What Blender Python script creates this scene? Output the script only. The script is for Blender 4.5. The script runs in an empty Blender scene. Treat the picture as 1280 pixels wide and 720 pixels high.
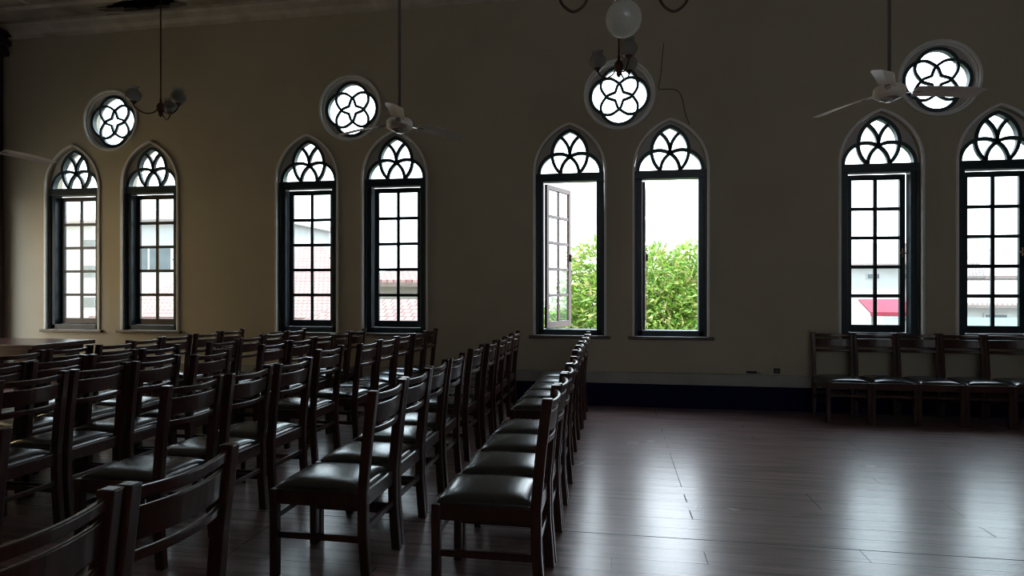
import bpy, bmesh, math, random
from mathutils import Vector, Matrix
PI = math.pi
R = math.radians
C = bpy.context.scene.collection

# ------------------------------------------------------------------ materials
def new_mat(name):
    m = bpy.data.materials.new(name); m.use_nodes = True
    nt = m.node_tree; b = nt.nodes['Principled BSDF']
    return m, nt, b

def mat_simple(name, col, rough=0.6, var=0.12, scale=8.0, bump=0.0, bscale=60.0, coat=0.0, metal=0.0, spec=0.5, stretch=(1, 1, 1)):
    m, nt, b = new_mat(name)
    tc = nt.nodes.new('ShaderNodeTexCoord'); mp = nt.nodes.new('ShaderNodeMapping')
    mp.inputs['Scale'].default_value = stretch
    nt.links.new(tc.outputs['Object'], mp.inputs[0])
    nz = nt.nodes.new('ShaderNodeTexNoise'); nz.inputs['Scale'].default_value = scale; nz.inputs['Detail'].default_value = 5
    nt.links.new(mp.outputs[0], nz.inputs['Vector'])
    cr = nt.nodes.new('ShaderNodeValToRGB')
    cr.color_ramp.elements[0].position = 0.3; cr.color_ramp.elements[1].position = 0.7
    cr.color_ramp.elements[0].color = (*[c * (1 - var) for c in col], 1)
    cr.color_ramp.elements[1].color = (*[min(1, c * (1 + var)) for c in col], 1)
    nt.links.new(nz.outputs['Fac'], cr.inputs[0]); nt.links.new(cr.outputs[0], b.inputs['Base Color'])
    b.inputs['Roughness'].default_value = rough; b.inputs['Metallic'].default_value = metal
    b.inputs['Coat Weight'].default_value = coat; b.inputs['Coat Roughness'].default_value = 0.15
    b.inputs['Specular IOR Level'].default_value = spec
    if bump:
        n2 = nt.nodes.new('ShaderNodeTexNoise'); n2.inputs['Scale'].default_value = bscale; n2.inputs['Detail'].default_value = 4
        nt.links.new(mp.outputs[0], n2.inputs['Vector'])
        bp = nt.nodes.new('ShaderNodeBump'); bp.inputs['Strength'].default_value = bump; bp.inputs['Distance'].default_value = 0.01
        nt.links.new(n2.outputs['Fac'], bp.inputs['Height']); nt.links.new(bp.outputs[0], b.inputs['Normal'])
    return m

M = {}
M['wall'] = mat_simple('cream_plaster', (0.47, 0.42, 0.32), 0.75, 0.06, 1.2, 0.15, 14)
M['ceiling'] = mat_simple('ceiling_board', (0.36, 0.33, 0.28), 0.8, 0.3, 2.2, 0.2, 9)
M['cornice'] = mat_simple('cornice_paint', (0.50, 0.47, 0.42), 0.6, 0.2, 4)
M['trim'] = mat_simple('white_trim', (0.80, 0.80, 0.80), 0.45, 0.06, 6)
M['panel'] = mat_simple('spandrel_plaster', (0.48, 0.46, 0.43), 0.6, 0.08, 6)
M['sill'] = mat_simple('sill_wood', (0.14, 0.11, 0.10), 0.35, 0.2, 6)
M['ledge'] = mat_simple('grey_dado', (0.36, 0.36, 0.34), 0.55, 0.1, 4)
M['blue'] = mat_simple('navy_skirting', (0.0018, 0.0022, 0.038), 0.7, 0.15, 5, spec=0.15)
M['frame'] = mat_simple('dark_teal_frame', (0.012, 0.026, 0.036), 0.4, 0.2, 9)
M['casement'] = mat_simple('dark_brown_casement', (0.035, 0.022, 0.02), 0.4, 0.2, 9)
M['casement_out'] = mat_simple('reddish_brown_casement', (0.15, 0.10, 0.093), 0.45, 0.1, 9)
M['tracery'] = mat_simple('tracery_lead', (0.02, 0.045, 0.055), 0.45, 0.2, 9)
M['wood'] = mat_simple('dark_stained_wood', (0.044, 0.012, 0.009), 0.32, 0.4, 7, 0.04, 50, 0.3, stretch=(6, 6, 1))
M['wood2'] = mat_simple('table_wood', (0.06, 0.022, 0.022), 0.28, 0.35, 5, 0.05, 30, 0.3, stretch=(1, 7, 1))
M['leather'] = mat_simple('black_vinyl', (0.013, 0.0145, 0.018), 0.24, 0.3, 12, 0.0, spec=1.0)
M['pilaster'] = mat_simple('maroon_pilaster', (0.03, 0.010, 0.014), 0.5, 0.3, 5)
M['metalw'] = mat_simple('cream_enamel', (0.80, 0.74, 0.68), 0.35, 0.08, 8)
M['metal'] = mat_simple('dull_chrome', (0.55, 0.53, 0.50), 0.25, 0.1, 9, metal=0.9)
M['bronze'] = mat_simple('dark_bronze', (0.09, 0.045, 0.035), 0.35, 0.3, 12, metal=0.7)
M['rod'] = mat_simple('painted_rod', (0.13, 0.12, 0.11), 0.4, 0.1, 9)
M['black'] = mat_simple('black_plastic', (0.012, 0.012, 0.012), 0.5, 0.2, 9)
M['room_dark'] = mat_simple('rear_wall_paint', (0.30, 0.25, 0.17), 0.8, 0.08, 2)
M['void'] = mat_simple('attic_timber', (0.03, 0.025, 0.02), 0.9, 0.3, 5)
M['white_wall'] = mat_simple('white_render', (0.36, 0.35, 0.34), 0.8, 0.08, 1.0)
M['pale_wall'] = mat_simple('pale_render', (0.26, 0.25, 0.20), 0.8, 0.1, 1.0)
M['ground'] = mat_simple('pale_ground', (0.22, 0.22, 0.20), 0.9, 0.15, 0.3)
M['house_glass'] = mat_simple('dark_window_glass', (0.05, 0.065, 0.07), 0.2, 0.2, 2)
M['yellow'] = mat_simple('yellow_paint', (0.6, 0.5, 0.2), 0.6)
M['red'] = mat_simple('red_awning_cloth', (0.24, 0.008, 0.03), 0.7, 0.25, 1.5)
M['teal'] = mat_simple('teal_sheet', (0.06, 0.13, 0.12), 0.6, 0.15, 1.5)
M['bark'] = mat_simple('bark', (0.14, 0.10, 0.07), 0.9, 0.3, 4, 0.4, 12)
M['book'] = mat_simple('navy_cover', (0.02, 0.03, 0.07), 0.4)

# floor boards
def mat_floor():
    m, nt, b = new_mat('worn_floor_boards')
    N = nt.nodes.new; L = nt.links.new
    tc = N('ShaderNodeTexCoord')
    br = N('ShaderNodeTexBrick'); br.inputs['Scale'].default_value = 1.0
    br.inputs['Brick Width'].default_value = 4.35; br.inputs['Row Height'].default_value = 0.162
    br.inputs['Mortar Size'].default_value = 0.0009; br.inputs['Mortar Smooth'].default_value = 0.2
    br.offset = 0.0
    br.inputs['Color1'].default_value = (0.27, 0.16, 0.15, 1); br.inputs['Color2'].default_value = (0.35, 0.215, 0.20, 1)
    br.inputs['Mortar'].default_value = (0.006, 0.004, 0.004, 1)
    sep = N('ShaderNodeSeparateXYZ'); L(tc.outputs['Object'], sep.inputs[0])
    def mth(op, a, b=None, c=None):
        n = N('ShaderNodeMath'); n.operation = op
        for k, q in enumerate((a, b, c)):
            if q is None: continue
            if isinstance(q, (int, float)): n.inputs[k].default_value = q
            else: L(q, n.inputs[k])
        return n.outputs[0]
    rowf = mth('DIVIDE', sep.outputs['Y'], 0.162); row = mth('FLOOR', rowf)
    wn = N('ShaderNodeTexWhiteNoise'); wn.noise_dimensions = '1D'; L(row, wn.inputs['W'])
    cv = N('ShaderNodeCombineXYZ'); L(mth('MULTIPLY_ADD', wn.outputs['Value'], 4.35, sep.outputs['X']), cv.inputs[0]); L(sep.outputs['Y'], cv.inputs[1])
    L(cv.outputs[0], br.inputs['Vector'])
    edge = mth('FRACT', rowf); wide = mth('POWER', wn.outputs['Value'], 5.0)
    # one row stands open where two boards have shrunk apart; board ends meet over joists 0.87 m apart
    row23 = mth('COMPARE', row, 23.0, 0.4)
    jx = mth('DIVIDE', mth('SUBTRACT', sep.outputs['X'], 0.5), 0.87); jn = mth('ROUND', jx)
    wc = N('ShaderNodeCombineXYZ'); L(row, wc.inputs[0]); L(jn, wc.inputs[1])
    w2 = N('ShaderNodeTexWhiteNoise'); w2.noise_dimensions = '2D'; L(wc.outputs[0], w2.inputs['Vector'])
    joint = mth('MULTIPLY', mth('LESS_THAN', mth('ABSOLUTE', mth('SUBTRACT', jx, jn)), mth('MULTIPLY', w2.outputs['Value'], 0.0045)), mth('GREATER_THAN', w2.outputs['Value'], 0.62))
    gap = mth('MAXIMUM', mth('LESS_THAN', edge, mth('MAXIMUM', mth('MULTIPLY', wide, 0.045), mth('MULTIPLY', row23, 0.05))), joint)
    mp = N('ShaderNodeMapping'); mp.inputs['Scale'].default_value = (0.7, 9.0, 1); L(tc.outputs['Object'], mp.inputs[0])
    g = N('ShaderNodeTexNoise'); g.inputs['Scale'].default_value = 2.5; g.inputs['Detail'].default_value = 7; L(mp.outputs[0], g.inputs['Vector'])
    cr = N('ShaderNodeValToRGB'); cr.color_ramp.elements[0].color = (0.55, 0.55, 0.55, 1); cr.color_ramp.elements[1].color = (1.35, 1.35, 1.35, 1)
    cr.color_ramp.elements[0].position = 0.3; cr.color_ramp.elements[1].position = 0.7
    L(g.outputs['Fac'], cr.inputs[0])
    mx = N('ShaderNodeMix'); mx.data_type = 'RGBA'; mx.blend_type = 'MULTIPLY'; mx.inputs['Factor'].default_value = 1
    L(br.outputs['Color'], mx.inputs['A']); L(cr.outputs[0], mx.inputs['B']); mg = N('ShaderNodeMix'); mg.data_type = 'RGBA'; L(gap, mg.inputs['Factor']); L(mx.outputs['Result'], mg.inputs['A']); mg.inputs['B'].default_value = (.006, .004, .004, 1); L(mg.outputs['Result'], b.inputs['Base Color'])
    rr = N('ShaderNodeMapRange'); rr.inputs['To Min'].default_value = 0.22; rr.inputs['To Max'].default_value = 0.30
    n3 = N('ShaderNodeTexNoise'); n3.inputs['Scale'].default_value = 1.3; n3.inputs['Detail'].default_value = 5; L(tc.outputs['Object'], n3.inputs['Vector'])
    L(n3.outputs['Fac'], rr.inputs['Value']); L(rr.outputs[0], b.inputs['Roughness'])
    b.inputs['Coat Weight'].default_value = 0.6; b.inputs['Coat Roughness'].default_value = 0.5; b.inputs['Coat IOR'].default_value = 1.6
    b.inputs['Specular IOR Level'].default_value = 1.0; L(mth('MULTIPLY_ADD', gap, -1.0, 1.0), b.inputs['Specular IOR Level'])
    # bump: board gaps, grain, slow cupping of each board
    m1 = N('ShaderNodeMath'); m1.operation = 'MULTIPLY'; m1.inputs[1].default_value = 2 * PI / 0.162; L(sep.outputs['Y'], m1.inputs[0])
    m2 = N('ShaderNodeMath'); m2.operation = 'COSINE'; L(m1.outputs[0], m2.inputs[0])
    m3 = N('ShaderNodeMath'); m3.operation = 'MULTIPLY_ADD'; m3.inputs[1].default_value = 0.035; L(m2.outputs[0], m3.inputs[0])
    m4 = N('ShaderNodeMath'); m4.operation = 'MULTIPLY'; m4.inputs[1].default_value = 0.25; L(g.outputs['Fac'], m4.inputs[0]); L(m4.outputs[0], m3.inputs[2])
    m5 = N('ShaderNodeMath'); m5.operation = 'MULTIPLY_ADD'; m5.inputs[1].default_value = -0.6; L(mth('MAXIMUM', br.outputs['Fac'], mth('MULTIPLY', gap, 3.0)), m5.inputs[0]); L(m3.outputs[0], m5.inputs[2])
    bp = N('ShaderNodeBump'); bp.inputs['Strength'].default_value = 0.5; bp.inputs['Distance'].default_value = 0.006
    L(m5.outputs[0], bp.inputs['Height']); L(bp.outputs[0], b.inputs['Normal'])
    return m
M['floor'] = mat_floor()
for _k, _i in (('floor', 1.68), ('leather', 1.68)): M[_k].node_tree.nodes['Principled BSDF'].inputs['IOR'].default_value = _i

def mat_tiles(name, c1, c2):
    m, nt, b = new_mat(name)
    N = nt.nodes.new; L = nt.links.new
    tc = N('ShaderNodeTexCoord')
    br = N('ShaderNodeTexBrick'); br.inputs['Brick Width'].default_value = 0.28; br.inputs['Row Height'].default_value = 0.3
    br.inputs['Scale'].default_value = 1.5; br.inputs['Mortar Size'].default_value = 0.03
    br.inputs['Color1'].default_value = (*c1, 1); br.inputs['Color2'].default_value = (*c2, 1); br.inputs['Mortar'].default_value = (c1[0] * .6, c1[1] * .5, c1[2] * .5, 1)
    L(tc.outputs['Object'], br.inputs['Vector']); L(br.outputs['Color'], b.inputs['Base Color'])
    nz = N('ShaderNodeTexNoise'); nz.inputs['Scale'].default_value = 6; L(tc.outputs['Object'], nz.inputs['Vector'])
    bp = N('ShaderNodeBump'); bp.inputs['Strength'].default_value = 0.6; bp.inputs['Distance'].default_value = 0.05
    L(nz.outputs['Fac'], bp.inputs['Height']); L(bp.outputs[0], b.inputs['Normal'])
    b.inputs['Roughness'].default_value = 0.85
    return m
M['tiles'] = mat_tiles('clay_tiles', (0.23, 0.12, 0.112), (0.32, 0.21, 0.20))
M['tiles2'] = mat_tiles('old_clay_tiles', (0.23, 0.14, 0.13), (0.31, 0.22, 0.205))

M['tiles3'] = mat_tiles('bleached_clay_tiles', (0.30, 0.24, 0.23), (0.36, 0.32, 0.31))

def mat_glass(name, gloss=0.08, tint=(0.93, 0.97, 0.97)):
    m = bpy.data.materials.new(name); m.use_nodes = True; nt = m.node_tree; nt.nodes.clear()
    N = nt.nodes.new; L = nt.links.new
    o = N('ShaderNodeOutputMaterial'); t = N('ShaderNodeBsdfTransparent'); t.inputs[0].default_value = (*tint, 1)
    g = N('ShaderNodeBsdfGlossy'); g.inputs['Roughness'].default_value = 0.05
    mx = N('ShaderNodeMixShader'); mx.inputs[0].default_value = gloss
    L(t.outputs[0], mx.inputs[1]); L(g.outputs[0], mx.inputs[2]); L(mx.outputs[0], o.inputs[0])
    return m
M['glass'] = mat_glass('window_glass', 0.05)

def mat_shade():
    m = bpy.data.materials.new('smoked_glass_shade'); m.use_nodes = True; nt = m.node_tree; nt.nodes.clear()
    N = nt.nodes.new; L = nt.links.new
    o = N('ShaderNodeOutputMaterial'); t = N('ShaderNodeBsdfTranslucent'); t.inputs[0].default_value = (.95, .95, .93, 1)
    d = N('ShaderNodeBsdfPrincipled'); d.inputs['Base Color'].default_value = (.88, .88, .86, 1); d.inputs['Roughness'].default_value = .12; d.inputs['Specular IOR Level'].default_value = 1.0; d.inputs['IOR'].default_value = 1.7
    nz = N('ShaderNodeTexNoise'); nz.inputs['Scale'].default_value = 20
    mx = N('ShaderNodeMixShader'); mx.inputs[0].default_value = .35
    tr = N('ShaderNodeBsdfTransparent'); m2 = N('ShaderNodeMixShader'); m2.inputs[0].default_value = .12
    L(t.outputs[0], mx.inputs[1]); L(d.outputs[0], mx.inputs[2]); L(mx.outputs[0], m2.inputs[1]); L(tr.outputs[0], m2.inputs[2]); L(m2.outputs[0], o.inputs[0])
    return m
M['shade'] = mat_shade()
M['smoke'] = M['shade'].copy(); M['smoke'].name = 'smoked_small_globe'
for n_ in M['smoke'].node_tree.nodes:
    if n_.type == 'BSDF_TRANSLUCENT': n_.inputs[0].default_value = (.5, .49, .47, 1)
    if n_.type == 'BSDF_PRINCIPLED': n_.inputs['Base Color'].default_value = (.5, .49, .47, 1)
    if n_.type == 'BSDF_TRANSPARENT': n_.inputs[0].default_value = (.9, .9, .9, 1)

def mat_leaf():
    m = bpy.data.materials.new('leaf'); m.use_nodes = True; nt = m.node_tree; nt.nodes.clear()
    N = nt.nodes.new; L = nt.links.new
    o = N('ShaderNodeOutputMaterial'); t = N('ShaderNodeBsdfTranslucent'); d = N('ShaderNodeBsdfPrincipled'); d.inputs['Roughness'].default_value = .45
    g = N('ShaderNodeNewGeometry'); cr = N('ShaderNodeValToRGB')
    cr.color_ramp.elements[0].color = (.09, .22, .03, 1); cr.color_ramp.elements[1].color = (.36, .44, .09, 1)
    e = cr.color_ramp.elements.new(.5); e.color = (.20, .36, .045, 1)
    e = cr.color_ramp.elements.new(.96); e.color = (.34, .30, .13, 1)
    L(g.outputs['Random Per Island'], cr.inputs[0]); L(cr.outputs[0], d.inputs['Base Color']); L(cr.outputs[0], t.inputs[0])
    mx = N('ShaderNodeMixShader'); mx.inputs[0].default_value = .35
    L(d.outputs[0], mx.inputs[1]); L(t.outputs[0], mx.inputs[2]); L(mx.outputs[0], o.inputs[0])
    return m
M['leaf'] = mat_leaf()

# ------------------------------------------------------------------ mesh helpers
class MB:
    def __init__(s): s.v = []; s.f = []
    def add(s, vs, fs):
        n = len(s.v); s.v += [tuple(v) for v in vs]; s.f += [tuple(i + n for i in f) for f in fs]; return s
    def box(s, x0, x1, y0, y1, z0, z1, mtx=None):
        vs = [(x0,y0,z0),(x1,y0,z0),(x1,y1,z0),(x0,y1,z0),(x0,y0,z1),(x1,y0,z1),(x1,y1,z1),(x0,y1,z1)]
        if mtx: vs = [mtx @ Vector(v) for v in vs]
        return s.add(vs, [(0,3,2,1),(4,5,6,7),(0,1,5,4),(1,2,6,5),(2,3,7,6),(3,0,4,7)])
    def sections(s, secs, closed=False):
        k = len(secs[0]); vs = [p for sec in secs for p in sec]; fs = []
        n = len(secs)
        for i in range(n if closed else n - 1):
            a = i * k; b = ((i + 1) % n) * k
            for j in range(k): fs.append((a + j, a + (j + 1) % k, b + (j + 1) % k, b + j))
        if not closed: fs.append(tuple(range(k))[::-1]); fs.append(tuple((n - 1) * k + j for j in range(k)))
        return s.add(vs, fs)
    def ribbon(s, pts, w, y0, y1, closed=False):        # rectangular bar along a polyline in the XZ plane
        n = len(pts); secs = []
        for i, (x, z) in enumerate(pts):
            if closed: a = pts[(i - 1) % n]; b = pts[(i + 1) % n]
            else: a = pts[max(i - 1, 0)]; b = pts[min(i + 1, n - 1)]
            tx, tz = b[0] - a[0], b[1] - a[1]; l = math.hypot(tx, tz) or 1; nx, nz = -tz / l * w / 2, tx / l * w / 2
            secs.append([(x + nx, y0, z + nz), (x - nx, y0, z - nz), (x - nx, y1, z - nz), (x + nx, y1, z + nz)])
        return s.sections(secs, closed)
    def tube(s, pts, r, n=10):
        secs = []; pts = [Vector(p) for p in pts]; up = None
        for i, p in enumerate(pts):
            t = (pts[min(i + 1, len(pts) - 1)] - pts[max(i - 1, 0)]).normalized()
            if up is None:
                up = Vector((0, 0, 1)) if abs(t.z) < .9 else Vector((1, 0, 0))
            u = t.cross(up).normalized(); v = u.cross(t).normalized(); up = v
            rr = r[i] if isinstance(r, (list, tuple)) else r
            secs.append([p + u * rr * math.cos(2*PI*j/n) + v * rr * math.sin(2*PI*j/n) for j in range(n)])
        return s.sections(secs)
    def lathe(s, prof, cx=0, cy=0, cz=0, n=24):
        vs = []; fs = []; k = len(prof)
        for j in range(n):
            a = 2*PI*j/n
            for r, z in prof: vs.append((cx + r * math.cos(a), cy + r * math.sin(a), cz + z))
        for j in range(n):
            b = ((j + 1) % n) * k; a = j * k
            for i in range(k - 1): fs.append((a + i, b + i, b + i + 1, a + i + 1))
        return s.add(vs, fs)
    def build(s, name, mat, parent=None, bevel=0, smooth=False, seg=2):
        me = bpy.data.meshes.new(name); me.from_pydata(s.v, [], s.f); me.update()
        bm = bmesh.new(); bm.from_mesh(me); bmesh.ops.remove_doubles(bm, verts=bm.verts, dist=1e-5)
        bmesh.ops.recalc_face_normals(bm, faces=bm.faces); bm.to_mesh(me); bm.free()
        if smooth:
            for p in me.polygons: p.use_smooth = True
        me.materials.append(mat); o = bpy.data.objects.new(name, me); C.objects.link(o)
        if parent: o.parent = parent
        if bevel:
            b = o.modifiers.new('bevel', 'BEVEL'); b.width = bevel; b.segments = seg; b.limit_method = 'ANGLE'; b.angle_limit = R(40)
        return o

def shape2d(name, loops, y0, y1, mat, parent=None):      # filled XZ outline with holes, given thickness in Y
    cu = bpy.data.curves.new(name, 'CURVE'); cu.dimensions = '2D'; cu.fill_mode = 'BOTH'; cu.extrude = abs(y1 - y0) / 2
    for lp in loops:
        sp = cu.splines.new('POLY'); sp.points.add(len(lp) - 1)
        for p, (x, z) in zip(sp.points, lp): p.co = (x, z, 0, 1)
        sp.use_cyclic_u = True
    tmp = bpy.data.objects.new('tmp', cu); C.objects.link(tmp)
    dg = bpy.context.evaluated_depsgraph_get()
    me = bpy.data.meshes.new_from_object(tmp.evaluated_get(dg)); bpy.data.objects.remove(tmp)
    me.transform(Matrix.Translation((0, (y0 + y1) / 2, 0)) @ Matrix.Rotation(PI / 2, 4, 'X'))
    bm = bmesh.new(); bm.from_mesh(me); bmesh.ops.remove_doubles(bm, verts=bm.verts, dist=1e-5); bmesh.ops.recalc_face_normals(bm, faces=bm.faces); bm.to_mesh(me); bm.free()
    me.materials.clear(); me.materials.append(mat)
    for p in me.polygons: p.use_smooth = False
    o = bpy.data.objects.new(name, me); C.objects.link(o)
    if parent: o.parent = parent
    return o

def empty(name, loc=(0, 0, 0), rz=0):
    o = bpy.data.objects.new(name, None); o.empty_display_size = .1; C.objects.link(o); o.location = loc; o.rotation_euler = (0, 0, rz); return o
def tag(o, label, cat, group=None):
    o['label'] = label; o['category'] = cat
    if group: o['group'] = group
    return o
def struct(o): o['kind'] = 'structure'; return o
KIDS = {}
def copy_tree(o, parent=None):
    c = o.copy(); C.objects.link(c)
    if parent: c.parent = parent
    for ch in list(o.children): copy_tree(ch, c)
    return c

# ------------------------------------------------------------------ room shell
D = 7.85            # inner face of the window wall
XL, XR, YB, ZC = -9.08, 7.6, -4.2, 5.42
TH = 0.26
def arch_loop(cx, hw, z0, zs, rise, n=14):
    k = (rise * rise - hw * hw) / (2 * hw); rad = hw + k
    a1 = math.asin(rise / rad)
    lp = [(cx - hw, z0), (cx + hw, z0)]
    for i in range(n + 1):
        a = a1 * i / n; lp.append((cx - k + rad * math.cos(a), zs + rad * math.sin(a)))
    for i in range(n - 1, -1, -1):
        a = a1 * i / n; lp.append((cx + k - rad * math.cos(a), zs + rad * math.sin(a)))
    return lp
def circ(cx, cz, r, n=48): return [(cx + r * math.cos(2*PI*i/n), cz + r * math.sin(2*PI*i/n)) for i in range(n)]

WX = [-7.877, -6.594, -4.164, -2.90, -0.556, 0.7025, 3.117, 4.385]
RX = [-7.235, -3.532, 0.073, 3.75]
ZR = 3.935
loops = [[(XL, 0), (XR, 0), (XR, ZC), (XL, ZC)]]
for x in WX: loops.append(arch_loop(x, .44, .885, 2.97, .61))
for x in RX: loops.append(circ(x, ZR, .42))
struct(shape2d('wall_back', loops, D, D + TH, M['wall']))

fl = struct(MB().box(XL - .2, XR + .2, YB - .2, D + TH, -.12, 0).build('floor', M['floor']))

# left wall with two tall openings that stand outside the frame; they are the daylight on the far left corner
def wall_x(name, x0, x1, holes, mat):
    lp = [[(YB, 0), (D, 0), (D, ZC), (YB, ZC)]] + [[(a, z0), (b, z0), (b, z1), (a, z1)] for a, b, z0, z1 in holes]
    o = shape2d(name, lp, 0, x1 - x0, mat)
    # local x -> world y, local y -> world -x
    o.data.transform(Matrix.Translation((x1, 0, 0)) @ Matrix.Rotation(PI / 2, 4, 'Z'))
    return struct(o)
LEFT_HOLES = [(5.30, 7.42, .05, 2.75)]
wall_x('wall_left', XL - .25, XL, LEFT_HOLES, M['wall'])
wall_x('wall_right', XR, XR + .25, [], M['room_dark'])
struct(shape2d('wall_front', [[(XL - .25, 0), (XR + .25, 0), (XR + .25, ZC), (XL - .25, ZC)]] + [[(a, 3.2), (a + 1.05, 3.2), (a + 1.05, 4.8), (a, 4.8)] for a in (1.0, 4.4)], YB - .25, YB, M['room_dark']))  # the two high openings behind the camera are added as daylight fill

# ceiling with the hole where the boarding has fallen
random.seed(3)
hole = []
hx0, hx1, hy0, hy1 = -7.15, -5.75, 7.40, 7.72
for i in range(40):
    a = 2*PI*i/40; r = 1 + random.uniform(-.22, .16)
    hole.append(((hx0+hx1)/2 + (hx1-hx0)/2 * r * math.cos(a), (hy0+hy1)/2 + min((hy1-hy0)/2 * r, .19) * math.sin(a)))
lp = [[(XL - .25, YB - .25), (XR + .25, YB - .25), (XR + .25, D + TH), (XL - .25, D + TH)], hole]
co = shape2d('ceiling', lp, 0, .06, M['ceiling'])
co.data.transform(Matrix(((1, 0, 0, 0), (0, 0, 1, 0), (0, 1, 0, ZC), (0, 0, 0, 1))))
co.data.flip_normals(); co.data.update()
struct(co)
att = MB().box(-9.0, 6.0, 6.2, D + TH, ZC + .5, ZC + .55)
att.box(-9.0, 6.0, 6.2, 6.25, ZC + .06, ZC + .5).box(-9.0, 6.0, D + TH - .05, D + TH, ZC + .06, ZC + .5)
att.box(-9.0, -8.95, 6.25, D + TH - .05, ZC + .06, ZC + .5).box(5.95, 6.0, 6.25, D + TH - .05, ZC + .06, ZC + .5)
for k in range(14): att.box(-8.7 + k, -8.62 + k, 6.25, D + .2, ZC + .16, ZC + .3)
o = struct(att.build('trim_5', M['void']))

# cornice and ceiling mouldings
cor = MB()
prof = [(0, 5.22), (-.03, 5.22), (-.04, 5.26), (-.10, 5.30), (-.12, 5.36), (-.17, 5.38), (-.17, 5.42), (0, 5.42)]
cor.sections([[(x, D + a, z) for a, z in prof] for x in (XL, XR)])
struct(cor.build('trim_1', M['cornice']))
m2 = MB(); m2.box(XL, XR, D - .62, D - .52, ZC - .035, ZC).box(XL, XR, D - 1.25, D - 1.15, ZC - .035, ZC)
for k in range(10): m2.box(XL + 1.1 + k * 1.8, XL + 1.16 + k * 1.8, YB, D - .62, ZC - .02, ZC)
struct(m2.build('trim_2', M['cornice']))
# dado ledge and navy skirting
sk = MB(); p = [(0, .29), (-.025, .29), (-.03, .32), (-.03, .40), (-.045, .405), (-.045, .43), (0, .435)]
sk.sections([[(x, D + a, z) for a, z in p] for x in (XL, XR)])
struct(sk.build('trim_3', M['ledge']))
struct(MB().box(XL, XR, D - .022, D, 0, .29).build('baseboard_back', M['blue']))
# dark pilaster in the left corner with a moulded capital
pl = MB(); pl.box(XL, XL + .07, 7.46, 7.80, 0, 5.0)
for z, e in ((4.97, .06), (5.05, .03), (5.12, .10), (5.19, .05), (5.25, .13)): pl.box(XL, XL + .07 + e, 7.45 - e, 7.80 + min(e, .04), z, z + .07)
pl.box(XL, XL + .14, 7.40, 7.84, 0, .35)
struct(pl.build('trim_4', M['pilaster'], bevel=.012))

# ------------------------------------------------------------------ windows
def arc(cx, cz, r, a0, a1, n=14): return [(cx + r * math.cos(R(a0 + (a1-a0)*i/n)), cz + r * math.sin(R(a0 + (a1-a0)*i/n))) for i in range(n + 1)]
def ang(cx, cz, x, z): return math.degrees(math.atan2(z - cz, x - cx))
LC, LR = .14, .257                    # lower foils
UC, UZ, UR = .095, .245, .322         # upper pointed foil
def trefoil(off=0.0, n=12):
    # meeting point of lower-left foil circle (-LC,0,LR) and upper left arc (centre +UC, UZ)
    r1, r2 = LR + off, UR + off
    best = None
    for i in range(400):
        a = R(90 + 90 * i / 400); x, z = -LC + r1 * math.cos(a), r1 * math.sin(a)
        e = abs(math.hypot(x - UC, z - UZ) - r2)
        if best is None or e < best[0]: best = (e, x, z)
    cx, cz = best[1], best[2]
    za = UZ + math.sqrt(r2 * r2 - UC * UC)
    left = arc(-LC, 0, r1, 180, ang(-LC, 0, cx, cz), n)
    a0 = ang(UC, UZ, cx, cz) % 360
    up = arc(UC, UZ, r2, a0, ang(UC, UZ, 0, za), n)[1:]
    pts = left + up
    return pts + [(-x, z) for x, z in reversed(pts[:-1])]
Z0 = 2.968
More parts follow.
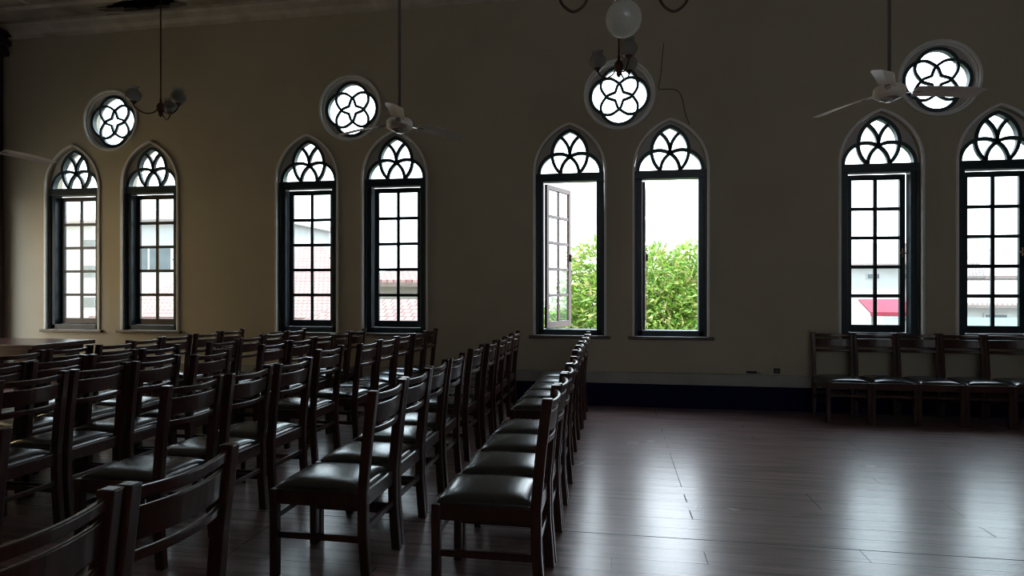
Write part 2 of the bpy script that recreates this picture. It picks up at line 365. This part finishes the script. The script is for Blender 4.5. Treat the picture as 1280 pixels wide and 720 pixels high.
def window(n, cx, state):
    w = empty('window_%d' % n, (cx, D, 0)); struct(w)
    y0, y1 = .045, .170
    # plaster reveal moulding round the arch
    a = arch_loop(0, .44, .885, 2.97, .61); b = arch_loop(0, .468, .885, 2.97, .64)
    mo = shape2d('arch_moulding', [b[:1] + b[1:], [(x, z + (.0005 if i < 2 else 0)) for i, (x, z) in enumerate(a)]], -.024, .0, M['trim'], w)
    # box frame
    f = MB(); f.box(-.436, -.3425, y0, y1, .887, 2.865).box(.3425, .436, y0, y1, .887, 2.865)
    f.box(-.436, .436, y0, y1, .887, .955).box(-.436, .436, y0 - .012, y1, 2.865, Z0)
    f.box(-.436, -.405, y0 - .02, y0, .887, 2.865).box(.405, .436, y0 - .02, y0, .887, 2.865)
    f.box(-.436, .436, y1, .25, .90, .957)
    f.build('window_frame', M['frame'], w, bevel=.006)
    # sill
    MB().box(-.52, .52, -.05, 0, .845, .884).box(-.438, .438, 0, .045, .845, .884).build('window_sill', M['sill'], w, bevel=.006)
    # tracery panel
    t = [(x, z + Z0) for x, z in trefoil(.012)]
    outer = arch_loop(0, .437, Z0 + .0, Z0 + .002, .605)
    t2 = [(x, max(z, Z0 + .004)) for x, z in t]
    shape2d('spandrel_panel', [outer, t2], y0 + .005, .12, M['panel'], w)
    tb = MB(); tl = [(x, z + Z0) for x, z in trefoil(0)]
    tb.ribbon(tl, .042, y0 - .004, .115)
    def A(pts, wd=.040): tb.ribbon([(x, z + Z0) for x, z in pts], wd, y0 + .012, .095)
    cusp = ang(-LC, 0, -.222, .243)
    for sgn in (1, -1):
        A([(sgn * x, z) for x, z in arc(-LC, 0, LR, cusp, 0, 22)])
        A([(sgn * x, z) for x, z in arc(UC, UZ, UR, 180, 180 + math.degrees(math.asin(min(1, UZ / UR))), 16)])
        A([(sgn * x, z) for x, z in arc(-.30, .235, .30, 0, 50, 14)])
    tb.build('tracery_bars', M['tracery'], w)
    g = shape2d('fanlight_glass', [[(x * 1.02, z) for x, z in t2]], .097, .101, M['glass'], w)
    # casement, hinged at the left jamb and opening outwards
    if state is None: return w
    side, angd = state
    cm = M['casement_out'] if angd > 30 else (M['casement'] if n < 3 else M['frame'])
    hx = -.338 if side == 'L' else .338
    ca = empty('casement', (hx, .132, 0)); ca.parent = w
    W = .676; s = 1 if side == 'L' else -1
    # built from the hinge towards +x (or -x), then turned outwards
    cb = MB(); za, zb = .960, 2.855; st = .064
    def bx(x0, x1, z0, z1, ya=-.036, yb=0.): cb.box(min(s*x0, s*x1), max(s*x0, s*x1), ya, yb, z0, z1)
    bx(0, st, za, zb); bx(W - st, W, za, zb); bx(st, W - st, za, za + .085); bx(st, W - st, zb - .062, zb)
    zg0, zg1 = za + .085, zb - .062
    bx(W/2 - .020, W/2 + .020, zg0, zg1, .030-.036-.024, -.006)
    for k in range(1, 5):
        z = zg0 + (zg1 - zg0) * k / 5; bx(st, W - st, z - .020, z + .020, .030-.036-.024, -.006)
    fr = cb.build('casement_frame', cm, w, bevel=.003)
    gl = MB().box(min(s*st, s*(W-st)), max(s*st, s*(W-st)), -.020, -.016, zg0, zg1).build('casement_glass', M['glass'], w)
    hd = MB().box(s*(W-.034)-.008, s*(W-.034)+.008, -.062, -.036, 1.86, 1.96).box(s*(W-.034)-.03, s*(W-.034)+.03, -.064, -.050, 1.90, 1.915).build('casement_handle', M['bronze'], w, bevel=.003)
    for q in (fr, gl, hd):
        q.location = (hx, .168, 0); q.rotation_euler = (0, 0, s * R(angd))
    hd.parent = fr; hd.location = (0, 0, 0); hd.rotation_euler = (0, 0, 0)
    gl.parent = fr; gl.location = (0, 0, 0); gl.rotation_euler = (0, 0, 0)
    bpy.data.objects.remove(ca)
    return w
states = [('L', 2.2), ('L', .8), ('L', 1.0), ('L', .5), ('L', 66), ('L', 86), ('L', 2.6), ('L', .8)]
for i, (x, st) in enumerate(zip(WX, states)): window(i + 1, x, st)

def smooth_path(pts, n=8):     # Catmull-Rom
    out = []
    P = [pts[0]] + pts + [pts[-1]]
    for i in range(1, len(P) - 2):
        for k in range(n):
            t = k / n; q = []
            for a in (0, 1):
                p0, p1, p2, p3 = P[i-1][a], P[i][a], P[i+1][a], P[i+2][a]
                q.append(.5*((2*p1)+(-p0+p2)*t+(2*p0-5*p1+4*p2-p3)*t*t+(-p0+3*p1-3*p2+p3)*t**3))
            out.append(tuple(q))
    out.append(pts[-1]); return out
def quatrefoil(off=0.0, n=16):
    a, r = .130, .232 + off
    # cusp on the diagonal
    lo = None
    for i in range(600):
        th = R(-10 + 80 * i / 600); x, z = a + r * math.cos(th), r * math.sin(th)
        if lo is None or abs(x - z) < lo[0]: lo = (abs(x - z), math.degrees(th))
    th = lo[1]; pts = []
    for q in range(4):
        for (x, z) in arc(a, 0, r, -th, th, n)[:-1]:
            c, s = math.cos(q*PI/2), math.sin(q*PI/2); pts.append((x*c - z*s, x*s + z*c))
    return pts
def rose(n, cx):
    w = empty('window_%d' % n, (cx, D, ZR)); struct(w)
    y0, y1 = .05, .12
    shape2d('ring_moulding', [circ(0, 0, .446), circ(0, 0, .42)], -.024, 0, M['trim'], w)
    shape2d('ring_panel', [circ(0, 0, .418), quatrefoil(.012)], y0 + .006, y1, M['panel'], w)
    shape2d('inner_ring', [circ(0, 0, .419), circ(0, 0, .395)], .018, y0 + .006, M['trim'], w)
    tb = MB(); tb.ribbon(quatrefoil(0), .040, y0 - .004, y1 - .01, closed=True)
    half = smooth_path([(-.214, .214), (-.232, .158), (-.222, .088), (-.156, -.006), (-.100, -.034), (-.052, -.050)])
    back = [(z, x) for x, z in reversed(half)]
    crv = half + back
    for q in range(4):
        c, s = math.cos(q*PI/2), math.sin(q*PI/2)
        tb.ribbon([(x*c - z*s, x*s + z*c) for x, z in crv], .031, y0 + .012 + .001*q, y1 - .03 - .001*q)
    tb.build('tracery_bars', M['tracery'], w)
    shape2d('rose_glass', [quatrefoil(.01)], y1 - .028, y1 - .024, M['glass'], w)
for i, x in enumerate(RX): rose(9 + i, x)

# ------------------------------------------------------------------ chairs (facing -X, origin on the floor)
random.seed(11)
CW, PX = .2075, .2275
def make_chair():
    root = empty('dining_chair')
    W = M['wood']
    def sgn_leg(x, y, rear):
        mb = MB()
        if not rear:
            mb.box(x - .021, x + .021, y - .021, y + .021, 0, .45)
        else:
            hx = .025
            path = [(.262, 0), (.242, .25), (.240, .45), (.262, .70), (.295, .965)]
            mb.sections([[(px - hx, y - .020, z), (px + hx, y - .020, z), (px + hx, y + .020, z), (px - hx, y + .020, z)] for px, z in path])
        return mb
    for y in (-CW, CW): sgn_leg(-.239, y, False).build('leg', W, root, bevel=.005)
    for y in (-CW, CW): sgn_leg(0, y, True).build('leg', W, root, bevel=.005)
    ap = MB(); ap.box(-.218, .217, CW - .010, CW + .014, .375, .448).box(-.218, .217, -CW - .014, -CW + .010, .375, .448)
    ap.box(-.256, -.230, -CW + .021, CW - .021, .375, .448).box(.226, .250, -CW + .018, CW - .018, .375, .448)
    ap.build('seat_frame', W, root, bevel=.003)
    st = MB(); st.box(-.218, .219, CW - .009, CW + .009, .20, .232).box(-.218, .219, -CW - .009, -CW + .009, .20, .232)
    st.box(-.248, -.230, -CW + .021, CW - .021, .29, .32).box(.232, .250, -CW + .018, CW - .018, .25, .28)
    st.build('stretcher', W, root, bevel=.003)
    # padded seat: domed cushion with a soft rolled edge
    nx, ny = 16, 14; x0, x1, yh = -.243, .224, .200; vs = []; fs = []
    def prof(u):
        return max(0.0, 1 - abs(u) ** 4.5) ** .5
    for i in range(nx + 1):
        for j in range(ny + 1):
            u = -1 + 2*i/nx; v = -1 + 2*j/ny
            uu = math.sin(u * PI/2); vv = math.sin(v * PI/2)
            h = prof(uu) * prof(vv)
            z = .449 + .040 * h ** .8 + .008 * (1 - uu * uu) * (1 - vv * vv)
            k = 1 - .0 * h
            vs.append(((x0 + x1)/2 + (x1 - x0)/2 * uu, yh * vv, z))
    for i in range(nx):
        for j in range(ny):
            a = i*(ny+1)+j; fs.append((a, a+ny+1, a+ny+2, a+1))
    m = MB(); m.add(vs, fs); n0 = (nx+1)*(ny+1)
    ring = [i*(ny+1) for i in range(nx+1)] + [nx*(ny+1)+j for j in range(1, ny+1)] + [i*(ny+1)+ny for i in range(nx-1, -1, -1)] + [j for j in range(ny-1, 0, -1)]
    b0 = len(m.v); m.v += [(m.v[i][0], m.v[i][1], .437) for i in ring]
    L = len(ring)
    m.f += [(ring[k], ring[(k+1) % L], b0 + (k+1) % L, b0 + k) for k in range(L)]; m.f.append(tuple(range(b0, b0 + L)))
    m.build('seat_cushion', M['leather'], root, smooth=True)
    # backrest rails bowed towards the rear
    def postx(z): return .262 + (.295 - .262) * (z - .70) / .265 if z > .7 else .24 + .022 * (z - .45) / .25
    def rail(z0, z1, t, bow, dip=0.0):
        mb = MB(); secs = []
        for k in range(11):
            v = -1 + 2*k/10; y = v * (CW - .016); b = bow * (1 - v*v)
            d = dip * (1 - v*v)
            a, c = postx(z0) + b, postx(z1) + b
            secs.append([(a - t/2, y, z0 - d), (a + t/2, y, z0 - d), (c + t/2, y, z1 - d), (c - t/2, y, z1 - d)])
        return mb.sections(secs)
    rail(.915, .948, .020, .034, .004).build('top_rail', W, root, bevel=.005)
    rail(.800, .893, .016, .030, .003).build('back_slat', W, root, bevel=.005)
    rail(.742, .772, .018, .030, .003).build('lower_rail', W, root, bevel=.005)
    return root
ROWS = {
 'A': ('rightmost row beside the open floor', [(-.30,3.035),(-.295,3.505),(-.295,3.975),(-.295,4.445),(-.315,5.355),(-.315,5.815),(-.31,6.275),(-.30,6.735),(-.295,7.195)]),
 'B': ('second row from the open floor', [(-1.26,1.16),(-1.245,1.625),(-1.18,3.11),(-1.185,3.60),(-1.20,4.10),(-1.19,4.565),(-1.20,5.335),(-1.165,5.825),(-1.155,6.31),(-1.16,6.775),(-1.155,7.235)]),
 'C': ('third row from the open floor', [(-2.21,1.70),(-2.31,3.09),(-2.275,3.565),(-2.245,4.06),(-2.45,5.04),(-2.34,5.64),(-2.32,6.10),(-2.31,6.565),(-2.28,7.03),(-2.28,7.5)]),
 'D': ('fourth row from the open floor', [(-3.38,3.10),(-3.37,3.575),(-3.33,4.04),(-3.22,4.51),(-3.20,5.40),(-3.17,5.87),(-3.16,6.34),(-3.17,6.81),(-3.18,7.29)]),
 'E': ('fifth row from the open floor', [(-4.08,3.47),(-4.05,3.93),(-4.01,4.39),(-3.97,4.86),(-3.83,5.55),(-3.89,6.11),(-3.95,6.68),(-3.98,7.22)]),
 'F': ('leftmost row near the table', [(-4.74,4.22),(-4.73,4.69),(-4.68,5.15),(-4.78,5.63),(-4.78,6.10),(-4.75,6.57),(-4.74,7.04)]),
}
ORD = ['first', 'second', 'third', 'fourth', 'fifth', 'sixth', 'seventh', 'eighth', 'ninth', 'tenth', 'eleventh']
proto = make_chair(); used = False
def put(x, y, rz, label, group):
    global used
    o = proto if not used else copy_tree(proto)
    used = True
    o.location = (x, y, 0); o.rotation_euler = (0, 0, rz); tag(o, label, 'chair', group)
for key, (nm, lst) in ROWS.items():
    for i, (xt, y) in enumerate(lst):
        last = i == len(lst) - 1
        if i == 0: lab = 'dark wooden chair nearest the camera in the ' + nm
        elif last: lab = 'dark wooden chair closest to the windows in the ' + nm
        else: lab = 'dark wooden chair %s from the camera in the %s' % (ORD[i], nm)
        put(xt - .295, y, R(random.uniform(-1.0, 1.0)), lab, 'chairs set out in rows facing left')
wl = [(2.545, 7.5), (3.005, 7.5), (3.465, 7.5), (3.925, 7.5), (4.385, 7.5)]
names = ['leftmost of the five there', 'second from the left of five there', 'middle one of the five there', 'fourth from the left of five there', 'rightmost of five at the photo edge']
for i, (x, y) in enumerate(wl):
    put(x, y - .03, PI/2, 'dark wooden chair against the window wall, %s' % names[i] , 'chairs lined up against the window wall')
# the wall chairs stand a little closer together than they are wide at the posts

bk = MB().box(-.055, .055, -.035, .035, 0, .012).build('booklet', M['book'], bevel=.002)
bk.location = (2.92, 7.40, .5055); bk.rotation_euler = (0, 0, .3)
tag(bk, 'small dark blue booklet lying on the seat of a wall chair', 'booklet')

# ------------------------------------------------------------------ table
t = empty('table', (-7.93, 6.88, 0)); tag(t, 'dark reddish wooden table with a glossy top by the left corner', 'table')
MB().box(-.93, .93, -.46, .46, .735, .79).build('tabletop', M['wood2'], t, bevel=.006)
ap = MB().box(-.86, .80, -.40, -.375, .635, .734).box(-.86, .80, .375, .40, .635, .734).box(.775, .80, -.374, .374, .635, .734).box(-.86, -.835, -.374, .374, .635, .734)
ap.build('apron', M['wood2'], t, bevel=.004)
for x, y in ((.66, -.26), (.66, .26), (-.70, -.26), (-.70, .26)):
    MB().box(x - .11, x + .11, y - .11, y + .11, 0, .734).build('leg', M['wood2'], t, bevel=.006)

# ------------------------------------------------------------------ ceiling fans
def fan(x, y, z, a0, label):
    f = empty('ceiling_fan', (x, y, z)); tag(f, label, 'fan', 'three blade ceiling fans')
    MB().tube([(0, 0, .06), (0, 0, ZC - z - .02)], .012, 10).build('down_rod', M['rod'], f, smooth=True)
    MB().lathe([(0, -.0), (.055, 0), (.06, -.05), (.02, -.08), (.0, -.08)], 0, 0, ZC - z, 20).build('canopy', M['metalw'], f, smooth=True)
    MB().lathe([(0, .07), (.02, .068), (.03, .045), (.088, .034), (.101, .020), (.104, -.018), (.096, -.036), (.072, -.05), (.0, -.05)], n=32).build('motor_housing', M['metalw'], f, smooth=True)
    MB().lathe([(0, -.075), (.028, -.073), (.036, -.066), (.042, -.066), (.050, -.060), (.070, -.052), (.074, -.046), (.0, -.046)], n=32).build('switch_cap', M['metal'], f, smooth=True)
    for k in range(3):
        a = R(a0 + 120 * k)
        secs = []
        for i in range(9):
            u = i / 8; r = .17 + .44 * u; hw = .056 + .012 * u
            if i == 8: hw *= .8
            tw = -R(19 - 6 * u); dz = -.028 * u * u
            q = []
            for (v, th) in ((-1, -.0025), (0, .0055), (1, -.0025), (1, -.0055), (0, .0015), (-1, -.0055)):
                q.append((r + (-.015 * v if i == 8 else 0), v * hw * math.cos(tw) - th * math.sin(tw), v * hw * math.sin(tw) + th + dz))
            secs.append(q)
        mt = Matrix.Rotation(a, 4, 'Z')
        secs = [[mt @ Vector(p) for p in s] for s in secs]
        b = MB(); b.sections(secs); bo = b.build('blade', M['metalw'], f)
        ir = MB(); ir.box(.085, .21, -.018, .018, -.012, -.006, mt @ Matrix.Rotation(R(10), 4, 'X')); ir.build('blade_iron', M['metal'], bo, bevel=.002)
    return f
fan(-1.68, 4.66, 2.79, 46, 'pale three blade ceiling fan hanging between the left and middle windows')
fan(1.93, 4.72, 2.875, 4, 'pale three blade ceiling fan hanging before the right round window')
fan(-5.75, 4.76, 2.78, 76, 'pale ceiling fan at the left edge, only one blade showing')

# ------------------------------------------------------------------ chandeliers
def chandelier(x, y, z, angs, rad, label, gs=1.0):
    c = empty('chandelier', (x, y, z)); tag(c, label, 'chandelier', 'bronze chandeliers with glass globes')
    MB().tube([(0, 0, .10), (0, 0, ZC - z - .03)], .008, 8).build('hanging_rod', M['bronze'], c, smooth=True)
    MB().lathe([(0, 0), (.05, 0), (.055, -.02), (.02, -.05), (0, -.05)], 0, 0, ZC - z, 16).build('ceiling_rose', M['bronze'], c, smooth=True)
    MB().lathe([(0, .12), (.012, .11), (.014, .07), (.035, .05), (.045, .02), (.040, -.02), (.02, -.05), (.025, -.065), (.012, -.085), (0, -.095)], n=20).build('body', M['bronze'], c, smooth=True)
    for a in angs:
        a = R(a); ca, sa = math.cos(a), math.sin(a)
        pth = [(.03, -.01), (.07, -.055), (.13, -.075), (.19, -.055), (rad - .012, -.02), (rad, .015)]
        pp = smooth_path([(r * rad / .24 if r < .2 else r, zz) for r, zz in pth], 5)
        arm = MB().tube([(r * ca, r * sa, zz) for r, zz in pp], .007, 8).build('arm', M['bronze'], c, smooth=True)
        cx, cy = rad * ca, rad * sa
        MB().lathe([(0, -.005), (.012, 0), (.016, .015), (.034, .022), (.036, .034), (.0, .036)], cx, cy, .0, 16).build('globe_holder', M['bronze'], arm, smooth=True)
        pr = [(.030, .034), (.055, .046), (.075, .075), (.080, .10), (.074, .13), (.055, .155), (.044, .165), (.048, .185), (.058, .195)]
        pr = [(r * gs, .034 + (zz - .034) * gs) for r, zz in pr]
        MB().lathe(pr + [(r - .003, zz) for r, zz in reversed(pr)], cx, cy, 0, 24).build('glass_globe', M['smoke'], arm, smooth=True)
        MB().lathe([(0, .036), (.014, .036), (.014, .10), (.022, .12), (.018, .15), (0, .16)], cx, cy, 0, 12).build('bulb', M['metalw'], arm, smooth=True)
    return c
chandelier(-5.02, 6.14, 3.50, (-11, 109, 229), .265, 'small bronze chandelier with glass globes hanging above the left windows')
chandelier(.05, 5.85, 3.56, (-66, 62, 158), .215, 'bronze chandelier with three glass globes before the middle round window')
# nearer fixture: large frosted globe between scrolled arms
nx_, ny_, nz_ = .062, 3.86, 3.15
c = empty('pendant_light', (nx_, ny_, nz_)); tag(c, 'large round glass pendant with scrolled bronze arms at the top edge', 'pendant light')
gp = [(.111 * math.sin(R(a)), -.111 * math.cos(R(a))) for a in range(0, 161, 8)]
MB().lathe(gp + [(r * .97, zz * .97) for r, zz in reversed(gp)], 0, 0, 0, 32).build('glass_globe', M['shade'], c, smooth=True)
MB().lathe([(0, .17), (.03, .165), (.035, .13), (.06, .118), (.062, .10), (.0, .10)], n=24).build('globe_holder', M['metal'], c, smooth=True)
MB().lathe([(0, .42), (.02, .40), (.03, .34), (.055, .30), (.06, .25), (.03, .20), (.02, .165), (0, .16)], n=20).build('body', M['bronze'], c, smooth=True)
MB().tube([(0, 0, .40), (0, 0, ZC - nz_)], .01, 8).build('hanging_rod', M['bronze'], c, smooth=True)
for a in (9, 129, 189, 309, 69, 249)[0:1] + (189,):
    ca, sa = math.cos(R(a)), math.sin(R(a))
    pp = smooth_path([(.04, .26), (.12, .30), (.19, .24), (.225, .12), (.26, .07), (.31, .045), (.36, .07), (.395, .12), (.40, .20), (.38, .26)], 6)
    arm = MB().tube([(r * ca, r * sa, zz) for r, zz in pp], .009, 10).build('arm', M['bronze'], c, smooth=True)
    MB().lathe([(0, .25), (.02, .255), (.035, .275), (.037, .29), (0, .29)], .38 * ca, .38 * sa, 0, 16).build('globe_holder', M['bronze'], arm, smooth=True)
    g2 = [(r, zz) for r, zz in [(.035, .29), (.06, .31), (.075, .35), (.07, .40), (.045, .43)]]
    MB().lathe(g2 + [(r - .003, zz) for r, zz in reversed(g2)], .38 * ca, .38 * sa, 0, 20).build('glass_globe', M['shade'], arm, smooth=True)

# ------------------------------------------------------------------ wall fittings
s = MB().box(-.035, .035, -.02, 0, -.03, .03).build('wall_socket', M['black'], bevel=.004); s.location = (1.955, D, .485)
tag(s, 'small square black socket on the wall left of the wall chairs', 'socket')
MB().box(-.02, .02, -.023, -.0195, -.006, .006).build('socket_slot', M['rod'], s)
s = MB().box(-.06, .06, -.025, 0, -.014, .014).build('cable_clip', M['black'], bevel=.006); s.location = (1.66, D, .462)
tag(s, 'flat black clip above the grey dado, left of the square socket', 'wall clip')
MB().tube([(.05, -.012, 0), (.09, -.01, -.004), (.11, -.006, -.018)], .004, 6).build('wire', M['black'], s)
cb = [(.62, 4.55), (.60, 4.35), (.58, 4.12), (.56, 3.98), (.70, 3.97), (.80, 3.93), (.85, 3.82), (.88, 3.66), (.93, 3.52)]
o = MB().tube([(x, D - .006, z) for x, z in smooth_path(cb, 4)], .0045, 6).build('wall_cable', M['bronze'], smooth=True)
tag(o, 'thin dark cable straggling down the wall beside the middle round window', 'cable')

# ------------------------------------------------------------------ outside
GZ = -5.0
struct(MB().box(-120, 120, -60, 160, GZ - .2, GZ).build('ground', M['ground']))
M['ochre'] = mat_simple('ochre_render', (0.88, 0.66, 0.34), 0.8, 0.08, 1)
struct(MB().box(-13.4, -13.0, 1.5, 12.5, GZ, 4.6).build('added_bounce_wall', M['ochre']))  # unseen wall added outside to bounce warm sunlight through the left opening

def tree(name, x, y, cz, blobs, nleaf, seed, label):
    rnd = random.Random(seed)
    t = empty(name, (x, y, GZ)); tag(t, label, 'tree')
    h = cz - GZ
    tr = MB().tube([(0, 0, 0), (.1, .05, h * .4), (-.05, 0, h * .75), (0, 0, h + .3)], [.32, .24, .2, .1], 12)
    for k in range(6):
        a = k * 1.05; tr.tube([(0, 0, h * .55), (.8 * math.cos(a), .8 * math.sin(a), h * .8), (1.7 * math.cos(a), 1.7 * math.sin(a), h + .3)], [.12, .08, .03], 8)
    tr.build('trunk', M['bark'], t, smooth=True)
    lf = MB(); tot = sum(b[3] * b[4] for b in blobs)
    for (bx_, by_, bz_, rh, rv) in blobs:
        for _ in range(int(nleaf * rh * rv / tot)):
            while True:
                d = Vector((rnd.gauss(0, 1), rnd.gauss(0, 1), rnd.gauss(0, 1))).normalized()
                if d.z > -.75: break
            k = rnd.uniform(.72, 1.04)
            p = Vector((bx_ + d.x * rh * k, by_ + d.y * rh * k, h + bz_ + d.z * rv * k))
            dr = (d + Vector((rnd.uniform(-.8, .8), rnd.uniform(-.8, .8), rnd.uniform(-.9, .2)))).normalized()
            sd = dr.cross(Vector((rnd.uniform(-1, 1), rnd.uniform(-1, 1), rnd.uniform(-1, 1)))).normalized()
            L = rnd.uniform(.13, .30); w = L * .125; up = dr.cross(sd) * (L * .12)
            lf.add([p, p + dr * L * .45 + sd * w + up, p + dr * L - up, p + dr * L * .45 - sd * w + up], [(0, 1, 2, 3)])
    me = bpy.data.meshes.new('foliage'); me.from_pydata(lf.v, [], lf.f); me.materials.append(M['leaf'])
    fo = bpy.data.objects.new('foliage', me); C.objects.link(fo); fo.parent = t
    return t
tree('mango_tree', .55, 16.4, .2, [(0, 0, 0, 2.4, 2.1), (-1.5, -.6, -.6, 1.5, 1.4), (1.6, -.3, .5, 1.5, 1.5), (.3, -.6, 1.2, 1.2, 1.15), (-.6, -.9, .6, 1.1, 1.1), (2.6, -.2, -.8, 1.4, 1.4), (.8, -1.3, -.8, 1.3, 1.3), (-.3, -1.2, -1.7, 1.6, 1.4), (1.7, -1.0, -1.7, 1.5, 1.4), (-.85, -.2, 1.45, .95, 1.1), (1.75, 0, 1.45, 1.1, 1.05), (-2.6, .2, -.9, 1.2, 1.2)], 46000, 5,
     'leafy bright green tree outside the two open middle windows')

def house(name, x0, x1, y0, y1, zw, ridge, label, wallm, roofm, wins=(), hip=1.5, over=.5, cat='house'):
    h = empty(name, ((x0 + x1)/2, (y0 + y1)/2, GZ)); tag(h, label, cat)
    cx, cy = (x0 + x1)/2, (y0 + y1)/2; a, b = (x1 - x0)/2, (y1 - y0)/2
    MB().box(-a, a, -b, b, 0, zw - GZ).build('house_wall', wallm, h)
    ao, bo = a + over, b + over; zz = zw - GZ; rz = ridge - GZ
    r = MB(); v = [(-ao, -bo, zz), (ao, -bo, zz), (ao, bo, zz), (-ao, bo, zz), (-ao + hip, 0, rz), (ao - hip, 0, rz)]
    v += [(p[0], p[1], p[2] - .15) for p in v[:4]]
    r.add(v, [(0, 1, 5, 4), (1, 2, 5), (2, 3, 4, 5), (3, 0, 4), (0, 6, 7, 1), (1, 7, 8, 2), (2, 8, 9, 3), (3, 9, 6, 0), (6, 9, 8, 7)])
    r.build('roof', roofm, h)
    MB().box(-ao - .05, ao + .05, -bo - .1, -bo, zz - .2, zz - .08).build('gutter', M['sill'], h)
    for (wx, wz, ww, wh) in wins:
        fr = MB().box(wx - cx - ww/2 - .06, wx - cx + ww/2 + .06, -b - .06, -b - .0, wz - GZ - .06, wz - GZ + wh + .06).build('window', M['white_wall'], h)
        MB().box(wx - cx - ww/2, wx - cx + ww/2, -b - .08, -b - .05, wz - GZ, wz - GZ + wh).build('pane', M['house_glass'], fr)
    return h
# left: white block with dark glass, a large hipped roof, smaller roofs in front
house('white_house', -38, -19.5, 32, 40, 5.6, 6.6, 'white rendered house with dark windows seen through the leftmost windows', M['white_wall'], M['white_wall'],
      [(-30.7, 4.0, 1.1, .45), (-30.7, 2.2, 1.1, .7), (-30.7, .4, 1.1, .6), (-27.35, 2.64, .75, 1.3), (-26.15, 2.64, 1.35, 1.3)])
house('tiled_house', -18.4, -8.4, 20, 29, .5, 3.44, 'house with a large pink hipped tile roof seen through the third window', M['pale_wall'], M['tiles2'], hip=4.5)
house('tiled_house', -7.0, -4.1, 17, 19.3, 1.75, 2.15, 'house with a low tiled roof and dark gutter seen through the fourth window', M['white_wall'], M['tiles'], hip=.7, over=.3)
house('tiled_house', -6.2, -3.4, 11.6, 14.2, .72, 1.26, 'nearest low pink tiled roof, below the fourth window', M['pale_wall'], M['tiles2'], hip=.8, over=.3)
# right: distant pale roofs
house('distant_house', 15.5, 22.5, 44, 52, 3.2, 4.8, 'distant pale house seen through the seventh window beyond the red awning', M['white_wall'], M['tiles3'],
      [(17, 2.2, .7, .3), (19, 2.2, .7, .3), (21, 2.2, .7, .3)], hip=2)
house('distant_house', 25, 34, 46, 55, 2.4, 4.5, 'distant pale tiled house behind the rightmost window', M['white_wall'], M['tiles3'], [(27, .9, .8, .7), (29.5, .9, .8, .7)], hip=2)
house('near_house', 14.0, 20.4, 29, 35, .9, 1.9, 'white house with a pale tiled roof below the distant houses on the right', M['white_wall'], M['tiles3'], [(16, -.4, .8, .8), (18, -.4, .8, .8)], hip=1.6)
aw = empty('red_awning', (8.8, 21.7, GZ)); tag(aw, 'bright red awning seen low through the right windows', 'awning')
MB().add([(-.68, -.5, 5.75), (.68, -.5, 5.75), (.68, .5, 6.15), (-.68, .5, 6.15), (-.68, -.5, 5.7), (.68, -.5, 5.7), (.68, .5, 6.1), (-.68, .5, 6.1)], [(0,1,2,3),(7,6,5,4),(0,4,5,1),(1,5,6,2),(2,6,7,3),(3,7,4,0)]).build('cloth', M['red'], aw)
MB().box(-.68, .68, -.52, -.49, 5.62, 5.75).build('valance', M['red'], aw)
for x in (-.6, .6): MB().box(x - .03, x + .03, -.45, -.39, 0, 5.74).build('pole', M['rod'], aw)
sh = empty('garden_shed', (9.2, 16.4, GZ)); tag(sh, 'teal roofed shed low in the rightmost window', 'shed')
MB().add([(-1.7, -1.2, 5.5), (1.7, -1.2, 5.5), (1.7, 1.2, 5.75), (-1.7, 1.2, 5.75), (-1.7, -1.2, 5.42), (1.7, -1.2, 5.42), (1.7, 1.2, 5.67), (-1.7, 1.2, 5.67)], [(0,1,2,3),(7,6,5,4),(0,4,5,1),(1,5,6,2),(2,6,7,3),(3,7,4,0)]).build('roof', M['teal'], sh)
MB().box(-1.5, 1.5, -1.0, 1.0, 0, 5.42).build('shed_wall', M['white_wall'], sh)

# ------------------------------------------------------------------ light
w = bpy.data.worlds.new('sky'); bpy.context.scene.world = w; w.use_nodes = True
nt = w.node_tree; bg = nt.nodes['Background']
tc = nt.nodes.new('ShaderNodeTexCoord'); sp = nt.nodes.new('ShaderNodeSeparateXYZ'); nt.links.new(tc.outputs['Generated'], sp.inputs[0])
cr = nt.nodes.new('ShaderNodeValToRGB'); nt.links.new(sp.outputs['Z'], cr.inputs[0])
cr.color_ramp.elements[0].color = (.88, .95, 1, 1); cr.color_ramp.elements[1].color = (.72, .86, 1, 1); cr.color_ramp.elements[1].position = .9
nt.links.new(cr.outputs[0], bg.inputs['Color'])
WORLD, SUN, EXPO = 3.6, 5.0, 0.82
bg.inputs['Strength'].default_value = WORLD
w.cycles.sampling_method = 'MANUAL'; w.cycles.sample_map_resolution = 256
sl = bpy.data.lights.new('sun', 'SUN'); sl.energy = SUN; sl.angle = R(2); sl.color = (1, .95, .86)
so = bpy.data.objects.new('sun', sl); C.objects.link(so); so.rotation_euler = (R(38), 0, R(60))

# ------------------------------------------------------------------ camera
cam = bpy.data.cameras.new('camera'); co = bpy.data.objects.new('camera', cam); C.objects.link(co)
cam.sensor_width = 36; cam.lens = 36 * 765 / 1280; cam.clip_start = .05; cam.clip_end = 500
cam.shift_y = 2 / 1280
co.location = (0, 0, 1.47); co.rotation_euler = (PI/2, 0, math.atan(126.8 / 765))
sc = bpy.context.scene; sc.camera = co
sc.view_settings.view_transform = 'Standard'; sc.view_settings.look = 'None'; sc.view_settings.gamma = 1; sc.view_settings.exposure = EXPO
sc.view_settings.use_curve_mapping = False
sc.cycles.max_bounces = 8; sc.cycles.diffuse_bounces = 5; sc.cycles.transparent_max_bounces = 12
sc.cycles.use_denoising = True; sc.cycles.filter_width = 1.1; sc.cycles.sample_clamp_indirect = 12
